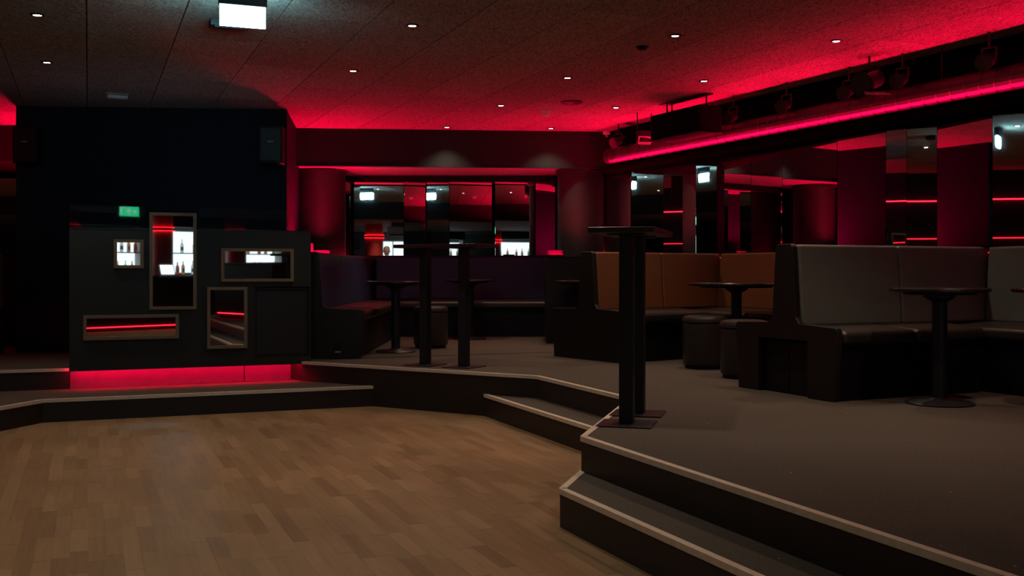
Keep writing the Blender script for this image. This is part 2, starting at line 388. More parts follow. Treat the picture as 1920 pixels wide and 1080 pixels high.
# ------------------------------------------------------------------ back wall: beam, recess, mirror panes
bd = V2(1.107 + 2.57, 13.03 - 12.69).normalized(); bn = V2(bd.y, -bd.x)
B0 = V2(-2.57, 12.69); B1 = V2(1.30, 13.045)
MY = 14.22
wb = MB().box(XL, 3.2, MY + 0.16, MY + 0.5, 0, CEIL).build('wall_back', M['black_wall']); setp(wb, 'dark back wall behind the mirrored recess', None, None, 'structure')
bm_ = MB().prism([B0 + V2(0, 0.03), B1 + V2(0, .03), (1.30, MY + 0.16), (-2.9, MY + 0.16)], SOF, CEIL).build('trim_2', M['beam']); setp(bm_, 'deep dark beam above the mirrored recess', None, None, 'structure')
MB().prism([B0 + V2(0, 0.04), B1 + V2(0, .04), (1.30, MY - 0.0), (-2.75, MY - 0.0)], SOF - 0.012, SOF - 0.0005).build('soffit_board', M['soffit'], bm_)
MB().obox(B0, bd, bn, 0, (B1 - B0).length, -0.03, 0.0, SOF - 0.02, CEIL).build('beam_fascia', M['beam'], bm_)
MB().obox(B0, bd, bn, 0, (B1 - B0).length, -0.028, 0.006, SOF - 0.032, SOF - 0.02).build('beam_edge_trim', M['dark_steel'], bm_)
MB().box(-2.75, 0.75, MY - 0.03, MY + 0.16, 2.385, SOF - 0.012).build('header_board', M['black'], wb)
MB().box(-2.75, 0.75, MY + 0.0, MY + 0.16, 1.30, 1.405).build('sill_board', M['black'], wb)
def bisect_normal(H, T):
    return ((V2(0, 0) - H).normalized() + (T - H).normalized()).normalized()
SIGN = gp(455, 0, 0); SIGN = V2((455 - 960) / F * 6.45, 6.45)
DET = V2(3.55, 5.0)
edges = [663, 757, 799.5, 842.5, 928, 1003]
targets = [(688, SIGN), (770, DET), (805, SIGN), (889, DET), (985, DET)]
PANES = []
for k in range(5):
    u0, u1 = edges[k], edges[k + 1]; ut, T = targets[k]
    base = V2(0, MY + 0.02); ex = V2(1, 0)
    H = online(ut, base, ex); n = bisect_normal(H, T); t = V2(-n.y, n.x)
    if t.x < 0: t = -t
    mid = online((u0 + u1) / 2, base, ex)
    a = online(u0 + 0.6, mid, t); b = online(u1 - 0.6, mid, t)
    # keep every pane in front of the wall board
    MB().prism([a, b, b - n * 0.012, a - n * 0.012], 1.405, 2.385).build('mirror_pane', M['mirror'], wb)
    PANES.append((mid, n))
# narrow side mirrors turned towards the columns
for (xa, ya), (xb, yb) in (((-2.36, 14.0), (-2.12, MY + 0.03)), ((0.315, MY + 0.03), (0.56, 13.9))):
    a, b = V2(xa, ya), V2(xb, yb); d = (b - a).normalized(); n = V2(-d.y, d.x)
    MB().prism([a, b, b + n * 0.012, a + n * 0.012], 1.405, 2.385).build('mirror_pane', M['mirror'], wb)
def via_mirror(u, pane, dist):
    mid, n = pane; k = V2((u - 960) / F, 1.0).normalized()
    t = (mid.dot(n)) / k.dot(n); H = k * t; r = k - n * (2 * k.dot(n)); return H + r * dist, t + dist

# DJ wall block, left recess
blk = [V2(-5.115, 11.0), V2(-2.37, 11.22), V2(-2.66, 13.4), V2(-2.8, MY + 0.16), V2(-4.8, MY + 0.16)]
wblk = MB().prism(blk, PZ, CEIL).build('wall_stage', M['black_wall']); setp(wblk, 'tall matte black wall block behind the booth', None, None, 'structure')
MB().obox(blk[0], (blk[1] - blk[0]).normalized(), V2(0.08, -1).normalized(), 0.1, 1.7, 0.002, 0.012, PZ + 0.001, PZ + 0.05).build('skirting', M['dark_steel'], wblk)
lb = MB().prism([(XL, 12.35), (-5.0, 12.5), (-4.9, MY + .16), (XL, MY + .16)], SOF, CEIL).build('trim_3', M['beam']); setp(lb, 'dark beam left of the black wall block', None, None, 'structure')
a, b = V2(-7.1, 13.5), V2(-4.95, 14.1); d_ = (b - a).normalized(); n_ = V2(d_.y, -d_.x)
lmir = MB().prism([a, b, b - n_ * .012, a - n_ * .012], 1.405, 2.385).build('mirror_pane', M['mirror'], wb)
wl = MB().box(XL - 0.2, XL, -6.2, 14.9, 0, CEIL).build('wall_left', M['black_wall']); setp(wl, 'dark left wall with a red light line', None, None, 'structure')
wf = MB().box(XL, 9.6, -6.4, -6.2, 0, LOWC + 0.1).build('wall_behind', M['grey_wall']); setp(wf, 'dark grey wall behind the bar', None, None, 'structure')

# ------------------------------------------------------------------ right wall: fascia, soffit shelf, mirror facets
SL = 15.5
wr = MB().obox(W0, Wd, Wm, -1.6, SL, -0.65, -0.45, 0, CEIL).build('wall_right', M['black_wall']); setp(wr, 'right wall lined with folded mirror panels', None, None, 'structure')
ft = MB().obox(W0, Wd, Wm, -0.15, SL, -0.45, 0.0, 2.345, CEIL).build('trim_4', M['fascia']); setp(ft, 'black fascia above the mirror wall', None, None, 'structure')
MB().obox(W0, Wd, Wm, 0.05, SL, 0.0005, 0.255, 2.385, 2.40).build('light_shelf', M['fascia'], ft)
MB().obox(W0, Wd, Wm, 0.05, SL, 0.245, 0.255, 2.4005, 2.428).build('shelf_lip', M['fascia'], ft)
MB().obox(W0, Wd, Wm, -0.15, SL, -0.449, -0.14, 1.0, 1.335).build('sill_board', M['black'], wr)
wed = [1136, 1184, 1244, 1305, 1344, 1408, 1467, 1570, 1661, 1700, 1757, 1861, 1990, 2200, 2500]
WT = {0: ('o', 6), 1: ('T', 1190, SIGN), 2: ('T', 1288, V2(0.87, 13.1)), 3: ('T', 1318, SIGN), 4: ('T', 1380, V2(0.15, 12.95)), 5: ('T', 1440, V2(-0.25, 12.85)), 6: ('T', 1520, V2(-1.2, 12.78)),
      7: ('T', 1615, V2(-2.42, 12.0)), 8: ('o', 7), 9: ('T', 1728, V2(-6.5, 6.5)), 10: ('T', 1809, V2(-2.4, 11.7)), 11: ('T', 1900, V2(-6.5, 5.0)), 12: ('o', 0), 13: ('o', 8)}
prev = None
for k in range(len(wed) - 1):
    base = W0 + Wm * -0.12
    u0, u1 = wed[k], wed[k + 1]
    if k == 13: u1 = 2400
    mid = online((u0 + u1) / 2, base, Wd)
    sp = WT[k]
    if sp[0] == 'T': n = bisect_normal(online(sp[1], base, Wd), sp[2])
    else:
        an = math.radians(sp[1]); n = V2(Wm.x * math.cos(an) - Wm.y * math.sin(an), Wm.x * math.sin(an) + Wm.y * math.cos(an))
    t = V2(-n.y, n.x)
    if t.dot(Wd) < 0: t = -t
    a = online(u0 + 0.4, mid, t); b = online(u1 - 0.4, mid, t)
    if k >= 12: a, b = mid - t * 0.45, mid + t * 0.45
    # slide the fold along so neighbouring panels meet edge to edge, unless it would leave the wall line
    if prev is not None:
        a2 = online(u0 + 0.4, prev, t); b2 = online(u1 - 0.4, prev, t)
        if k < 12 and all(abs((q - W0).dot(Wm) + 0.12) < 0.16 for q in (a2, b2)): a, b = a2, b2
    prev = b
    MB().prism([a, b, b - n * 0.012, a - n * 0.012], 1.39, 2.36).build('mirror_pane', M['mirror'], wr)

def led(name, o, ex, ey, x0, x1, y0, y1, z0, z1, m, label):
    s = MB().obox(o, ex, ey, x0, x1, y0, y1, z0, z1).build(name, m); setp(s, label, 'led strip'); return s
lr = thing('led_strip', (*wp(0.2, 0.2), 2.401), 'long red strip light on the shelf above the right mirror wall', 'led strip')
MB().profile(W0, Wd, Wm, [(0.19, 2.4195), (0.2045, 2.405), (0.206, 2.4065), (0.1915, 2.421)], 0.15, 14.0).build('led_tape', M['led_wall'], lr)
MB().profile(W0, Wd, Wm, [(0.178, 2.4005), (0.2085, 2.4005), (0.2085, 2.403), (0.1905, 2.418), (0.186, 2.426), (0.178, 2.426)], 0.15, 14.0).build('channel', M['fascia'], lr)
led('led_strip', W0, Wd, Wm, 0.9, 9.5, -0.165, -0.155, 1.3355, 1.343, M['led_ledge'], 'red strip light at the foot of the right mirror wall behind the sofas')
# spiral duct
dm = MB(); n_s, n_a, L_d, rad = 1800, 22, 13.6, 0.1
dc = 0.105; dz = 2.565
vs_, fs = [], []
for i in range(n_s + 1):
    x = L_d * i / n_s
    for k in range(n_a):
        a = 2 * math.pi * k / n_a; ph = (x / 0.135 - a / (2 * math.pi)) % 1.0
        r = rad - (0.006 if ph < 0.12 else 0.0)
        q = wp(0.1 + x, dc + r * math.cos(a)); vs_.append((q.x, q.y, dz + r * math.sin(a)))
for i in range(n_s):
    for k in range(n_a):
        k2 = (k + 1) % n_a; fs.append((i * n_a + k, i * n_a + k2, (i + 1) * n_a + k2, (i + 1) * n_a + k))
dr = thing('ventilation_duct', (*wp(0.1, dc), dz), 'long dark spiral ventilation duct glowing red along the right wall', 'duct')
dm.add(vs_, fs).build('duct_pipe', M['duct'], dr, smooth=False)
for s_ in (2.2, 5.2, 8.2, 11.2):
    b_ = MB()
    for a_ in (dc - 0.02, dc + 0.02):
        pass
    q = wp(s_, dc); b_.tube((q.x, q.y, dz + 0.1), (q.x, q.y, CEIL), 0.006, seg=8); b_.build('hanger_rod', M['dark_steel'], dr)

# ------------------------------------------------------------------ columns and ledges of the recess
def column(c, label):
    r = thing('column', (c[0], c[1], PZ), label, 'column')
    MB().lathe([(0.3, 0), (0.3, SOF - PZ - 0.05)], 40, (c[0], c[1], PZ)).build('shaft', M['column'], r, smooth=True)
    MB().lathe([(0.3, 0), (0.325, 0.01), (0.325, 0.04), (0.3, 0.05)], 40, (c[0], c[1], SOF - 0.064), ring=True).build('collar', M['dark_steel'], r, smooth=True)
column((0.872, 13.40), 'dark round column at the right end of the mirrored recess')
column((-2.40, 13.45), 'dark round column glowing red between black wall block and recess mirror')
def ledge(poly, label):
    r = thing('ledge', (Vector(poly[0]).x, Vector(poly[0]).y, PZ), label, 'ledge')
    MB().prism(poly, PZ, 1.34).build('body', M['panel_end'], r)
    MB().prism(poly, 1.3405, 1.365).build('top_board', M['black'], r)
ledge([V2(-2.34, 11.25), V2(-1.965, 11.25), V2(-1.965, 14.20), V2(-2.08, 14.2), V2(-2.08, 13.0), V2(-2.59, 13.0)], 'black shelf ledge behind the blue sofa beside the left column')
ledge([V2(0.40, 12.42), V2(0.95, 12.42), V2(1.05, 13.08), V2(0.40, 13.08)], 'black ledge in front of the right round column')
def uplight(x0, x1, y0, y1, z, m, label, hl=0.035, hr=0.035):
    r = thing('uplight', ((x0 + x1) / 2, (y0 + y1) / 2, z), label, 'lamp')
    MB().box(x0, x1, y0, y1, z, z + 0.012).build('housing', M['black'], r)
    w = MB()
    w.box(x0, x1, y1 - 0.006, y1, z + 0.0121, z + 0.08); w.box(x0, x1, y0 - 0.006, y0, z + 0.0, z + 0.0225); w.box(x0, x0 + 0.006, y0, y1 - 0.006, z + 0.0121, z + hl); w.box(x1 - 0.006, x1, y0, y1 - 0.006, z + 0.0121, z + hr)
    w.build('shield', M['fascia'], r)  # walls added to hold red light off the column and wall block
    MB().box(x0 + 0.008, x1 - 0.008, y0 + 0.004, y1 - 0.008, z + 0.0125, z + 0.022).build('led_plate', m, r)
uplight(-2.36, -2.16, 12.48, 12.66, 1.3655, M['up_left'], 'red uplight on the ledge between black wall block and left column', 0.16)
uplight(0.42, 0.60, 12.46, 12.64, 1.3655, M['up_right'], 'red uplight on the ledge left of the right round column')
ledge([V2(-6.9, 11.6), V2(-5.14, 11.9), V2(-5.08, 12.4), V2(-6.9, 12.4)], 'black ledge left of the black wall block')
uplight(-5.50, -5.30, 12.06, 12.26, 1.3655, M['up_left'], 'red uplight on the ledge left of the black wall block', 0.035, 0.13)
led('led_strip', V2(-2.06, 13.1), V2(0, 1), V2(1, 0), 0, 1.0, 0, 0.012, 1.3655, 1.3735, M['led_back'], 'short red strip light glowing at the foot of the left column')
led('led_strip', V2(1.24, 13.25), V2(0, 1), V2(1, 0), 0, 0.5, 0, 0.012, 1.40, 1.408, M['led_back'], 'red strip light behind the right round column')

# ------------------------------------------------------------------ DJ booth
BF0 = V2(-3.79, 9.135); BF1 = V2(-1.874, 9.94); bfd = (BF1 - BF0).normalized(); bfn = V2(bfd.y, -bfd.x); BL = (BF1 - BF0).length
BT = 1.565
def face(u, v):
    p = online(u, BF0, bfd); return (p - BF0).dot(bfd), zat(v, p.y)
bo = thing('dj_booth', (BF0.x, BF0.y, PZ), 'dark green black booth front carrying framed mirrors', 'booth')
sx0, sz1 = face(477, 538); sx1, sz0 = face(581, 668)
fp = MB()
fp.obox(BF0, bfd, bfn, 0, sx0, -0.03, 0, PZ - 0.018, BT); fp.obox(BF0, bfd, bfn, sx0, sx1, -0.03, 0, sz1, BT)
fp.obox(BF0, bfd, bfn, sx0, sx1, -0.03, 0, PZ - 0.018, sz0); fp.obox(BF0, bfd, bfn, sx1, BL, -0.03, 0, PZ - 0.018, BT)
fp.build('front_panel', M['booth'], bo)
for x in (0.0, BL - 0.03): MB().obox(BF0, bfd, bfn, x, x + 0.03, -0.62, -0.031, PZ + 0.004, BT).build('side_panel', M['booth'], bo)
MB().obox(BF0, bfd, bfn, 0.031, BL - 0.031, -0.62, -0.05, 1.22, 1.25).build('desk_top', M['black'], bo)
MB().obox(BF0, bfd, bfn, 0.0, BL, -0.12, -0.031, PZ + 0.012, PZ + 0.03).build('base_rail', M['black'], bo)
MB().obox(BF0, bfd, bfn, 0.0, BL, -0.034, 0.004, BT, BT + 0.008).build('top_edge', M['dark_steel'], bo)
for u0, u1 in ((129, 272), (374, 582)):
    MB().obox(BF0, bfd, bfn, max(0, face(u0, 500)[0]), min(BL, face(u1, 500)[0]), -0.022, -0.016, BT + 0.008, 1.768).build('glass_screen', M['glass'], bo)
g = thing('floor_speaker', (*(BF0 + bfd * (sx0 + sx1) / 2), sz0), 'black speaker cabinet sunk into the right of the booth front', 'speaker')
MB().obox(BF0, bfd, bfn, sx0 + 0.006, sx1 - 0.006, -0.4, -0.03, sz0 + 0.004, sz1 - 0.006).build('cabinet', M['black'], g)
MB().obox(BF0, bfd, bfn, sx0 + 0.02, sx1 - 0.02, -0.029, -0.022, sz0 + 0.02, sz1 - 0.03).build('grille', M['steel'], g, bevel=0.006)
fr = MB()
w_ = 0.014
fr.obox(BF0, bfd, bfn, sx0 + .002, sx1 - .002, -0.029, -0.008, sz0 + .002, sz0 + .016); fr.obox(BF0, bfd, bfn, sx0 + .002, sx1 - .002, -0.029, -0.008, sz1 - .026, sz1 - .012)
fr.obox(BF0, bfd, bfn, sx0 + .002, sx0 + .016, -0.029, -0.008, sz0 + .016, sz1 - .026); fr.obox(BF0, bfd, bfn, sx1 - .016, sx1 - .002, -0.029, -0.008, sz0 + .016, sz1 - .026)
fr.build('rim', M['panel_end'], g)
def framed_mirror(u0, v0, u1, v1, label, tilt=0.0, yaw=0.0):
    x0, za = face(u0, v1); x1, zb = face(u1, v0); cx = (x0 + x1) / 2; hw = (x1 - x0) / 2
    zlo = (za + face(u1, v1)[1]) / 2; zhi = (zb + face(u0, v0)[1]) / 2; cz = (zlo + zhi) / 2; hh = (zhi - zlo) / 2
    p = BF0 + bfd * cx + bfn * 0.016
    r = thing('framed_mirror', (p.x, p.y, cz), label, 'mirror')
    ang = math.atan2(bfd.y, bfd.x) + yaw
    r.rotation_euler = (tilt, 0, ang)
    def part(name, bx_, m, bev=0):
        o = MB().box(*bx_).build(name, m, r, bevel=bev, local=False); return o
    f = 0.027
    part('frame_rail', (-hw, hw, -0.012, 0.014, hh - f, hh), M['oak']); part('frame_rail', (-hw, hw, -0.012, 0.014, -hh, -hh + f), M['oak'])
    part('frame_stile', (-hw, -hw + f, -0.012, 0.014, -hh + f, hh - f), M['oak']); part('frame_stile', (hw - f, hw, -0.012, 0.014, -hh + f, hh - f), M['oak'])
    part('mirror_glass', (-hw + f - .004, hw - f + .004, 0.0, 0.006, -hh + f - .004, hh - f + .004), M['mirror'])
framed_mirror(213, 449, 269, 503, 'small square oak framed mirror with bottles reflected in it')
framed_mirror(280, 399, 368, 580, 'tall oak framed mirror reaching above the booth top')
framed_mirror(414, 466, 550, 528, 'wide oak framed mirror at the upper right of the booth')
framed_mirror(156, 590, 335, 636, 'long low oak framed mirror near the foot of the booth')
framed_mirror(388, 538, 463, 653, 'upright oak framed mirror beside the speaker grille')
led('led_strip', BF0, bfd, bfn, 0.02, BL - 0.02, -0.046, -0.032, PZ - 0.012, PZ - 0.003, M['led_booth'], 'red strip light under the booth front lip')

r = thing('dj_mixer', (*(BF0 + bfd * 0.9 - bfn * 0.3), 1.25), 'control desk with a blue lit panel behind the booth front', 'mixer')
MB().obox(BF0, bfd, bfn, 0.5, 1.3, -0.50, -0.12, 1.2505, 1.30).build('case', M['black'], r, bevel=0.006)
MB().obox(BF0, bfd, bfn, 0.55, 1.25, -0.48, -0.26, 1.3005, 1.306).build('lit_panel', M['mixer_light'], r)
for k in range(10):
    q = BF0 + bfd * (0.56 + 0.075 * k) - bfn * 0.18; MB().lathe([(0.014, 0), (0.012, 0.02), (0, 0.021)], 12, (q.x, q.y, 1.3005)).build('knob', M['grey_plastic'], r, smooth=True)

# loudspeakers on the black wall block
def loudspeaker(u, v0, v1, label):
    d = (blk[1] - blk[0]).normalized(); n = V2(d.y, -d.x); p = online(u, blk[0] + n * 0.2, d); z0, z1 = zat(v1, p.y), zat(v0, p.y)
    r = thing('loudspeaker', (p.x, p.y, z0), label, 'speaker')
    MB().obox(p, d, n, -0.12, 0.12, -0.11, 0.12, z0, z1).build('cabinet', M['black'], r, bevel=0.012)
    MB().obox(p, d, n, -0.10, 0.10, 0.121, 0.127, z0 + 0.03, z1 - 0.03).build('grille', M['steel'], r, bevel=0.003)
    MB().obox(p, d, n, -0.03, 0.03, 0.1275, 0.131, (z0 + z1) / 2 + .02, (z0 + z1) / 2 + 0.035).build('badge', M['grey_plastic'], r)
    MB().obox(p, d, n, -0.03, 0.03, -0.198, -0.111, (z0 + z1) / 2 - .05, (z0 + z1) / 2 + 0.05).build('wall_bracket', M['dark_steel'], r)
loudspeaker(510, 238, 308, 'black loudspeaker high on the right of the black wall block')
loudspeaker(54, 238, 308, 'black loudspeaker high on the left of the black wall block')

# ------------------------------------------------------------------ banquettes
def seat_run(root, S, e, q, L0_, L1_, back_mat, Lb0=None, Lb1=None, n_seat=2, n_back=2, base=True):
    S = Vector(S); z = PZ
    Lb0 = L0_ if Lb0 is None else Lb0; Lb1 = L1_ if Lb1 is None else Lb1
    if base:
        MB().profile(S, e, q, [(0.005, z), (0.47, z), (0.495, z + 0.36), (0.005, z + 0.36)], L0_, L1_).build('base', M['black'], root)
    for k in range(n_seat):
        a = L0_ + (L1_ - L0_) * k / n_seat; b = L0_ + (L1_ - L0_) * (k + 1) / n_seat
        MB().profile(S, e, q, [(0.05, z + 0.362), (0.53, z + 0.362), (0.535, z + 0.455), (0.05, z + 0.485)], a + 0.003, b - 0.003).build('seat_cushion', M['leather_black'], root, bevel=0.035, seg=4)
    for k in range(n_back):
        a = Lb0 + (Lb1 - Lb0) * k / n_back; b = Lb0 + (Lb1 - Lb0) * (k + 1) / n_back
        MB().profile(S, e, q, [(0.0, z + 0.47), (0.135, z + 0.47), (0.092, z + 1.025), (0.0, z + 1.025)], a + 0.002, b - 0.002).build('back_cushion', back_mat, root, bevel=0.022, seg=4)
def end_panel(root, S, e, q, two, notch=False):
    z = PZ
    if two: pr = [(0.495, 0), (0.53, 0.45), (0.515, 0.478), (0.16, 0.492), (0.125, 0.53), (0.088, 1.01), (0.07, 1.03), (-0.07, 1.03), (-0.088, 1.01), (-0.125, 0.53), (-0.16, 0.492), (-0.53, 0.478), (-0.545, 0.45), (-0.51, 0)]
    else: pr = [(0.495, 0), (0.53, 0.45), (0.515, 0.478), (0.16, 0.492), (0.125, 0.53), (0.088, 1.01), (0.07, 1.03), (0.0, 1.03), (0.0, 0)]
    if notch: pr = pr + [(-0.28, 0), (-0.28, 0.376), (0.24, 0.376), (0.24, 0)]
    MB().profile(S, e, q, [(y, z + h) for y, h in pr], -0.05, -0.002).build('end_panel', M['panel_end'], root, bevel=0.008)
# grey | orange double unit
ge_ = V2(0.910, 0.414).normalized(); gq = V2(0.414, -0.910).normalized(); GS = V2(1.904, 7.322)
r = thing('banquette', (GS.x, GS.y, PZ), 'double sided banquette with grey back facing the camera and black end panel', 'sofa')
end_panel(r, GS, ge_, gq, True, True)
seat_run(r, GS, ge_, gq, 0.0, 1.265, M['leather_grey'], 0.0, 1.79, 2, 2)
seat_run(r, GS, ge_, -gq, 0.0, 1.265, M['leather_orange'], 0.0, 1.79, 2, 2)
MB().obox(GS, ge_, gq, 0.02, 0.032, -0.27, 0.23, PZ + 0.01, PZ + 0.352).build('niche_grille', M['steel'], r)
# orange | dark double unit
oe = V2(0.82, 0.572).normalized(); oq = V2(0.572, -0.82).normalized(); OS = V2(0.747, 10.164)
r = thing('banquette', (OS.x, OS.y, PZ), 'double sided banquette with cognac orange back behind the black posts', 'sofa')
end_panel(r, OS, oe, oq, True)
seat_run(r, OS, oe, oq, 0.0, 1.05, M['leather_orange'], 0.0, 1.66, 1, 2)
seat_run(r, OS, oe, -oq, 0.0, 1.0, M['leather_blue'], 0.0, 1.5, 1, 2)
# wall runs
WS = wp(0, -0.1)
def wall_run(s0, s1, m, label, nb):
    p = wp(s0, -0.1); r = thing('banquette', (p.x, p.y, PZ), label, 'sofa')
    seat_run(r, WS, Wd, Wm, s0, s1, m, s0, s1, nb, nb)
s_or = 2.17; gL = (GS + ge_ * 1.66 - W0).dot(Wd)
wall_run(s_or, gL - 0.142, M['leather_orange'], 'cognac orange wall banquette below the mirrors behind the round table', 3)
wall_run(gL + 0.142, gL + 3.4, M['leather_grey'], 'grey wall banquette below the mirrors at the right edge', 3)
# blue corner
BS = V2(-1.95, 10.3)
r = thing('banquette', (BS.x, BS.y, PZ), 'slate blue banquette running back from the booth with a black end panel', 'sofa')
end_panel(r, BS, V2(0, 1), V2(1, 0), False)
seat_run(r, BS, V2(0, 1), V2(1, 0), 0.0, 3.3, M['leather_blue'], 0.0, 3.68, 3, 3)
so_ = MB().box(-1.95 + .24, -1.95 + .315, 10.3 - .056, 10.3 - .05, PZ + .05, PZ + .17).build('socket_plate', M['black'], r)
MB().box(-1.95 + .25, -1.95 + .305, 10.3 - .059, 10.3 - .0565, PZ + .06, PZ + .075).build('socket_slot', M['grey_plastic'], so_)
MB().box(-2.32, -1.952, 10.62, 11.24, PZ, PZ + 1.0).build('back_box', M['panel_end'], r)
r = thing('banquette', (-0.5, 14.16, PZ), 'long slate blue banquette below the recess mirrors', 'sofa')
seat_run(r, V2(0.52, 14.16), V2(-1, 0), V2(0, -1), 0.0, 2.32, M['leather_blue'], 0.0, 2.32, 2, 2)

r = thing('banquette', (-5.17, 10.85, PZ), 'cognac banquette cut by the left edge beside the black wall block', 'sofa')
seat_run(r, V2(-5.17, 10.85), V2(-1, -0.05).normalized(), V2(0.05, -1).normalized(), 0.0, 1.6, M['leather_orange'], 0.0, 1.6, 1, 2)

# ------------------------------------------------------------------ tables, poufs
def pedestal(loc, rad, label, proto=None, group=None):
    if proto: return dup(proto, loc, 0, label, group)
    r = thing('pedestal_table', (0, 0, 0), label, 'table', group)
    MB().lathe([(rad - 0.008, 0), (rad, 0.006), (rad, 0.02), (rad - 0.006, 0.026)], 48, (0, 0, 0.712)).build('table_top', M['tabletop'], r, smooth=True)
    MB().lathe([(rad * 0.72, 0), (rad * 0.74, 0.016)], 40, (0, 0, 0.695)).build('under_plate', M['black'], r, smooth=True)
    MB().lathe([(0.05, 0), (0.10, 0.03), (0.10, 0.045)], 24, (0, 0, 0.649)).build('mount', M['steel'], r, smooth=True)
    MB().lathe([(0.047, 0), (0.047, 0.64)], 24, (0, 0, 0.014)).build('pole', M['steel'], r, smooth=True)
    MB().lathe([(0.205, 0), (0.21, 0.008), (0.19, 0.02), (0.07, 0.028), (0.055, 0.04)], 40, (0, 0, 0)).build('base', M['steel'], r, smooth=True)
    r.location = loc
    return r
tb = gp(1762, 757, PZ)
pt_ = pedestal((tb.x, tb.y, PZ), 0.305, 'black round pedestal table in front of the grey sofa')
pedestal((3.40, 6.55, PZ), 0, 'black round pedestal table cut by the right edge', pt_)
q = gp(742, 660, PZ); pedestal((q.x, q.y, PZ), 0, 'black round pedestal table before the blue corner sofa', pt_)
pedestal((-0.52, 13.2, PZ), 0, 'black round pedestal table behind the distant bar table', pt_)
pedestal((0.78, 12.08, PZ), 0, 'black round pedestal table behind the orange sofa end', pt_)
pedestal((2.02, 9.6, PZ), 0.44, 'larger black round table before the orange sofa')
def pouf(loc, label, proto=None):
    if proto: return dup(proto, loc, random.random(), label)
    r = thing('pouf', (0, 0, 0), label, 'stool')
    MB().lathe([(0.16, 0.0), (0.17, 0.01), (0.17, 0.03)], 32).build('plinth', M['black'], r, smooth=True)
    MB().lathe([(0.178, 0.031), (0.188, 0.05), (0.188, 0.385), (0.18, 0.392)], 40).build('side_cover', M['leather_black'], r, smooth=True)
    MB().lathe([(0.18, 0.393), (0.192, 0.402), (0.194, 0.425), (0.18, 0.448), (0.14, 0.458), (0.0, 0.462)], 40).build('seat_pad', M['leather_black'], r, smooth=True)
    r.location = loc
    return r
q = gp(1321, 690, PZ); pf1 = pouf((q.x, q.y, PZ), 'black leather round pouf left of its twin at the orange sofa')
pouf((1.84, 8.45, PZ), 'black leather round pouf half hidden by the grey sofa end', pf1)
pouf((-0.895, 11.75, PZ), 'black leather round pouf behind the distant bar table', pf1)

# standing bar tables on twin posts
def bar_table(c0, c1, label):
    c0 = Vector(c0); c1 = Vector(c1); d = (c1 - c0).normalized(); n = V2(d.y, -d.x); m_ = (c0 + c1) / 2
    r = thing('bar_table', (m_.x, m_.y, PZ), label, 'table')
    for c in (c0, c1):
        MB().obox(c, d, n, -0.039, 0.039, -0.039, 0.039, PZ + 0.009, PZ + 1.04).build('post', M['steel'], r, bevel=0.004)
        MB().obox(c, d, n, -0.14, 0.14, -0.15, 0.15, PZ + 0.001, PZ + 0.0088).build('base_plate', M['steel'], r, bevel=0.002)
        MB().obox(c, d, n, -0.07, 0.07, -0.1, 0.1, PZ + 1.04, PZ + 1.048).build('mount_plate', M['steel'], r)
    MB().obox(m_, d, n, -0.43, 0.43, -0.18, 0.18, PZ + 1.0485, PZ + 1.08).build('table_top', M['tabletop'], r, bevel=0.004)
bar_table(gp(1175.5, 796, PZ), gp(1196.5, 776.5, PZ), 'tall narrow black bar table on twin posts at the near platform corner')
bar_table(gp(797.5, 684.5, PZ), gp(870, 688.3, PZ), 'tall narrow black bar table on twin posts at the distant platform edge')

# ------------------------------------------------------------------ ceiling fittings
def downlight(x, y, zc, label, group=None, power=1.0):
    r = thing('ceiling_downlight', (x, y, zc), label, 'lamp', group)
    MB().lathe([(0.026, 0.0), (0.044, 0.0), (0.047, -0.004), (0.029, -0.008)], 28, (x, y, zc - 0.0005), ring=True).build('trim_ring', M['black'], r, smooth=True)
    MB().lathe([(0.0, -0.006), (0.026, -0.006)], 28, (x, y, zc)).build('lens', M['lens'], r)
    l = bpy.data.lights.new('downlight_beam', 'SPOT'); l.energy = DOWN_W * power; l.color = (1.0, 0.80, 0.60); l.spot_size = math.radians(104); l.spot_blend = 1.0; l.shadow_soft_size = 0.03
    lo = bpy.data.objects.new('downlight_beam', l); C.objects.link(lo); lo.parent = r; lo.location = (0, 0, -0.03)
    return r
DL = [(70, 27, 'downlight at the upper left corner of the ceiling'), (88, 116, 'downlight on the left above the black wall block'), (773, 47, 'downlight right of the lit hanging sign'),
      (662, 132, 'downlight at the edge of the red wash near the black wall block'), (1266, 66, 'downlight right of the flat ceiling disc'), (1064, 145, 'downlight in the middle of the red ceiling'),
      (939, 197, 'downlight left of the ceiling smoke detector'), (838, 238, 'left downlight close to the dark beam'), (1033, 240, 'right downlight close to the dark beam'),
      (1320, 151, 'downlight in front of the hanging black box'), (1155, 201, 'downlight left of the hanging black box'), (1568, 76, 'downlight nearest the upper right of the red ceiling')]
for u, v, lab in DL:
    Y = F * (CEIL - CZ) / (HOR - v); downlight((u - 960) / F * Y, Y, CEIL, 'small round ' + lab, None, 0.95 if v > 230 else 1.0)
for x, y, lab in ((-3.6, 5.2, 'over the left rim of the dance floor'), (-1.6, 4.6, 'over the middle of the dance floor'), (0.2, 5.6, 'over the corner of the front step'), (-2.6, 3.2, 'near the bulkhead on the left'),
                  (-0.6, 2.9, 'near the bulkhead in the middle'), (-1.4, 6.3, 'just behind the lit hanging sign'), (1.5, 6.2, 'over the near bar table'), (2.9, 5.9, 'over the tables at the grey sofa'), (2.0, 4.6, 'over the open platform carpet')):
    downlight(x, y, CEIL, 'small round unseen downlight added above the picture ' + lab)  # out of view, added to brighten the dance floor and platform
pl_ = via_mirror(725, PANES[0], 12.7)[0]
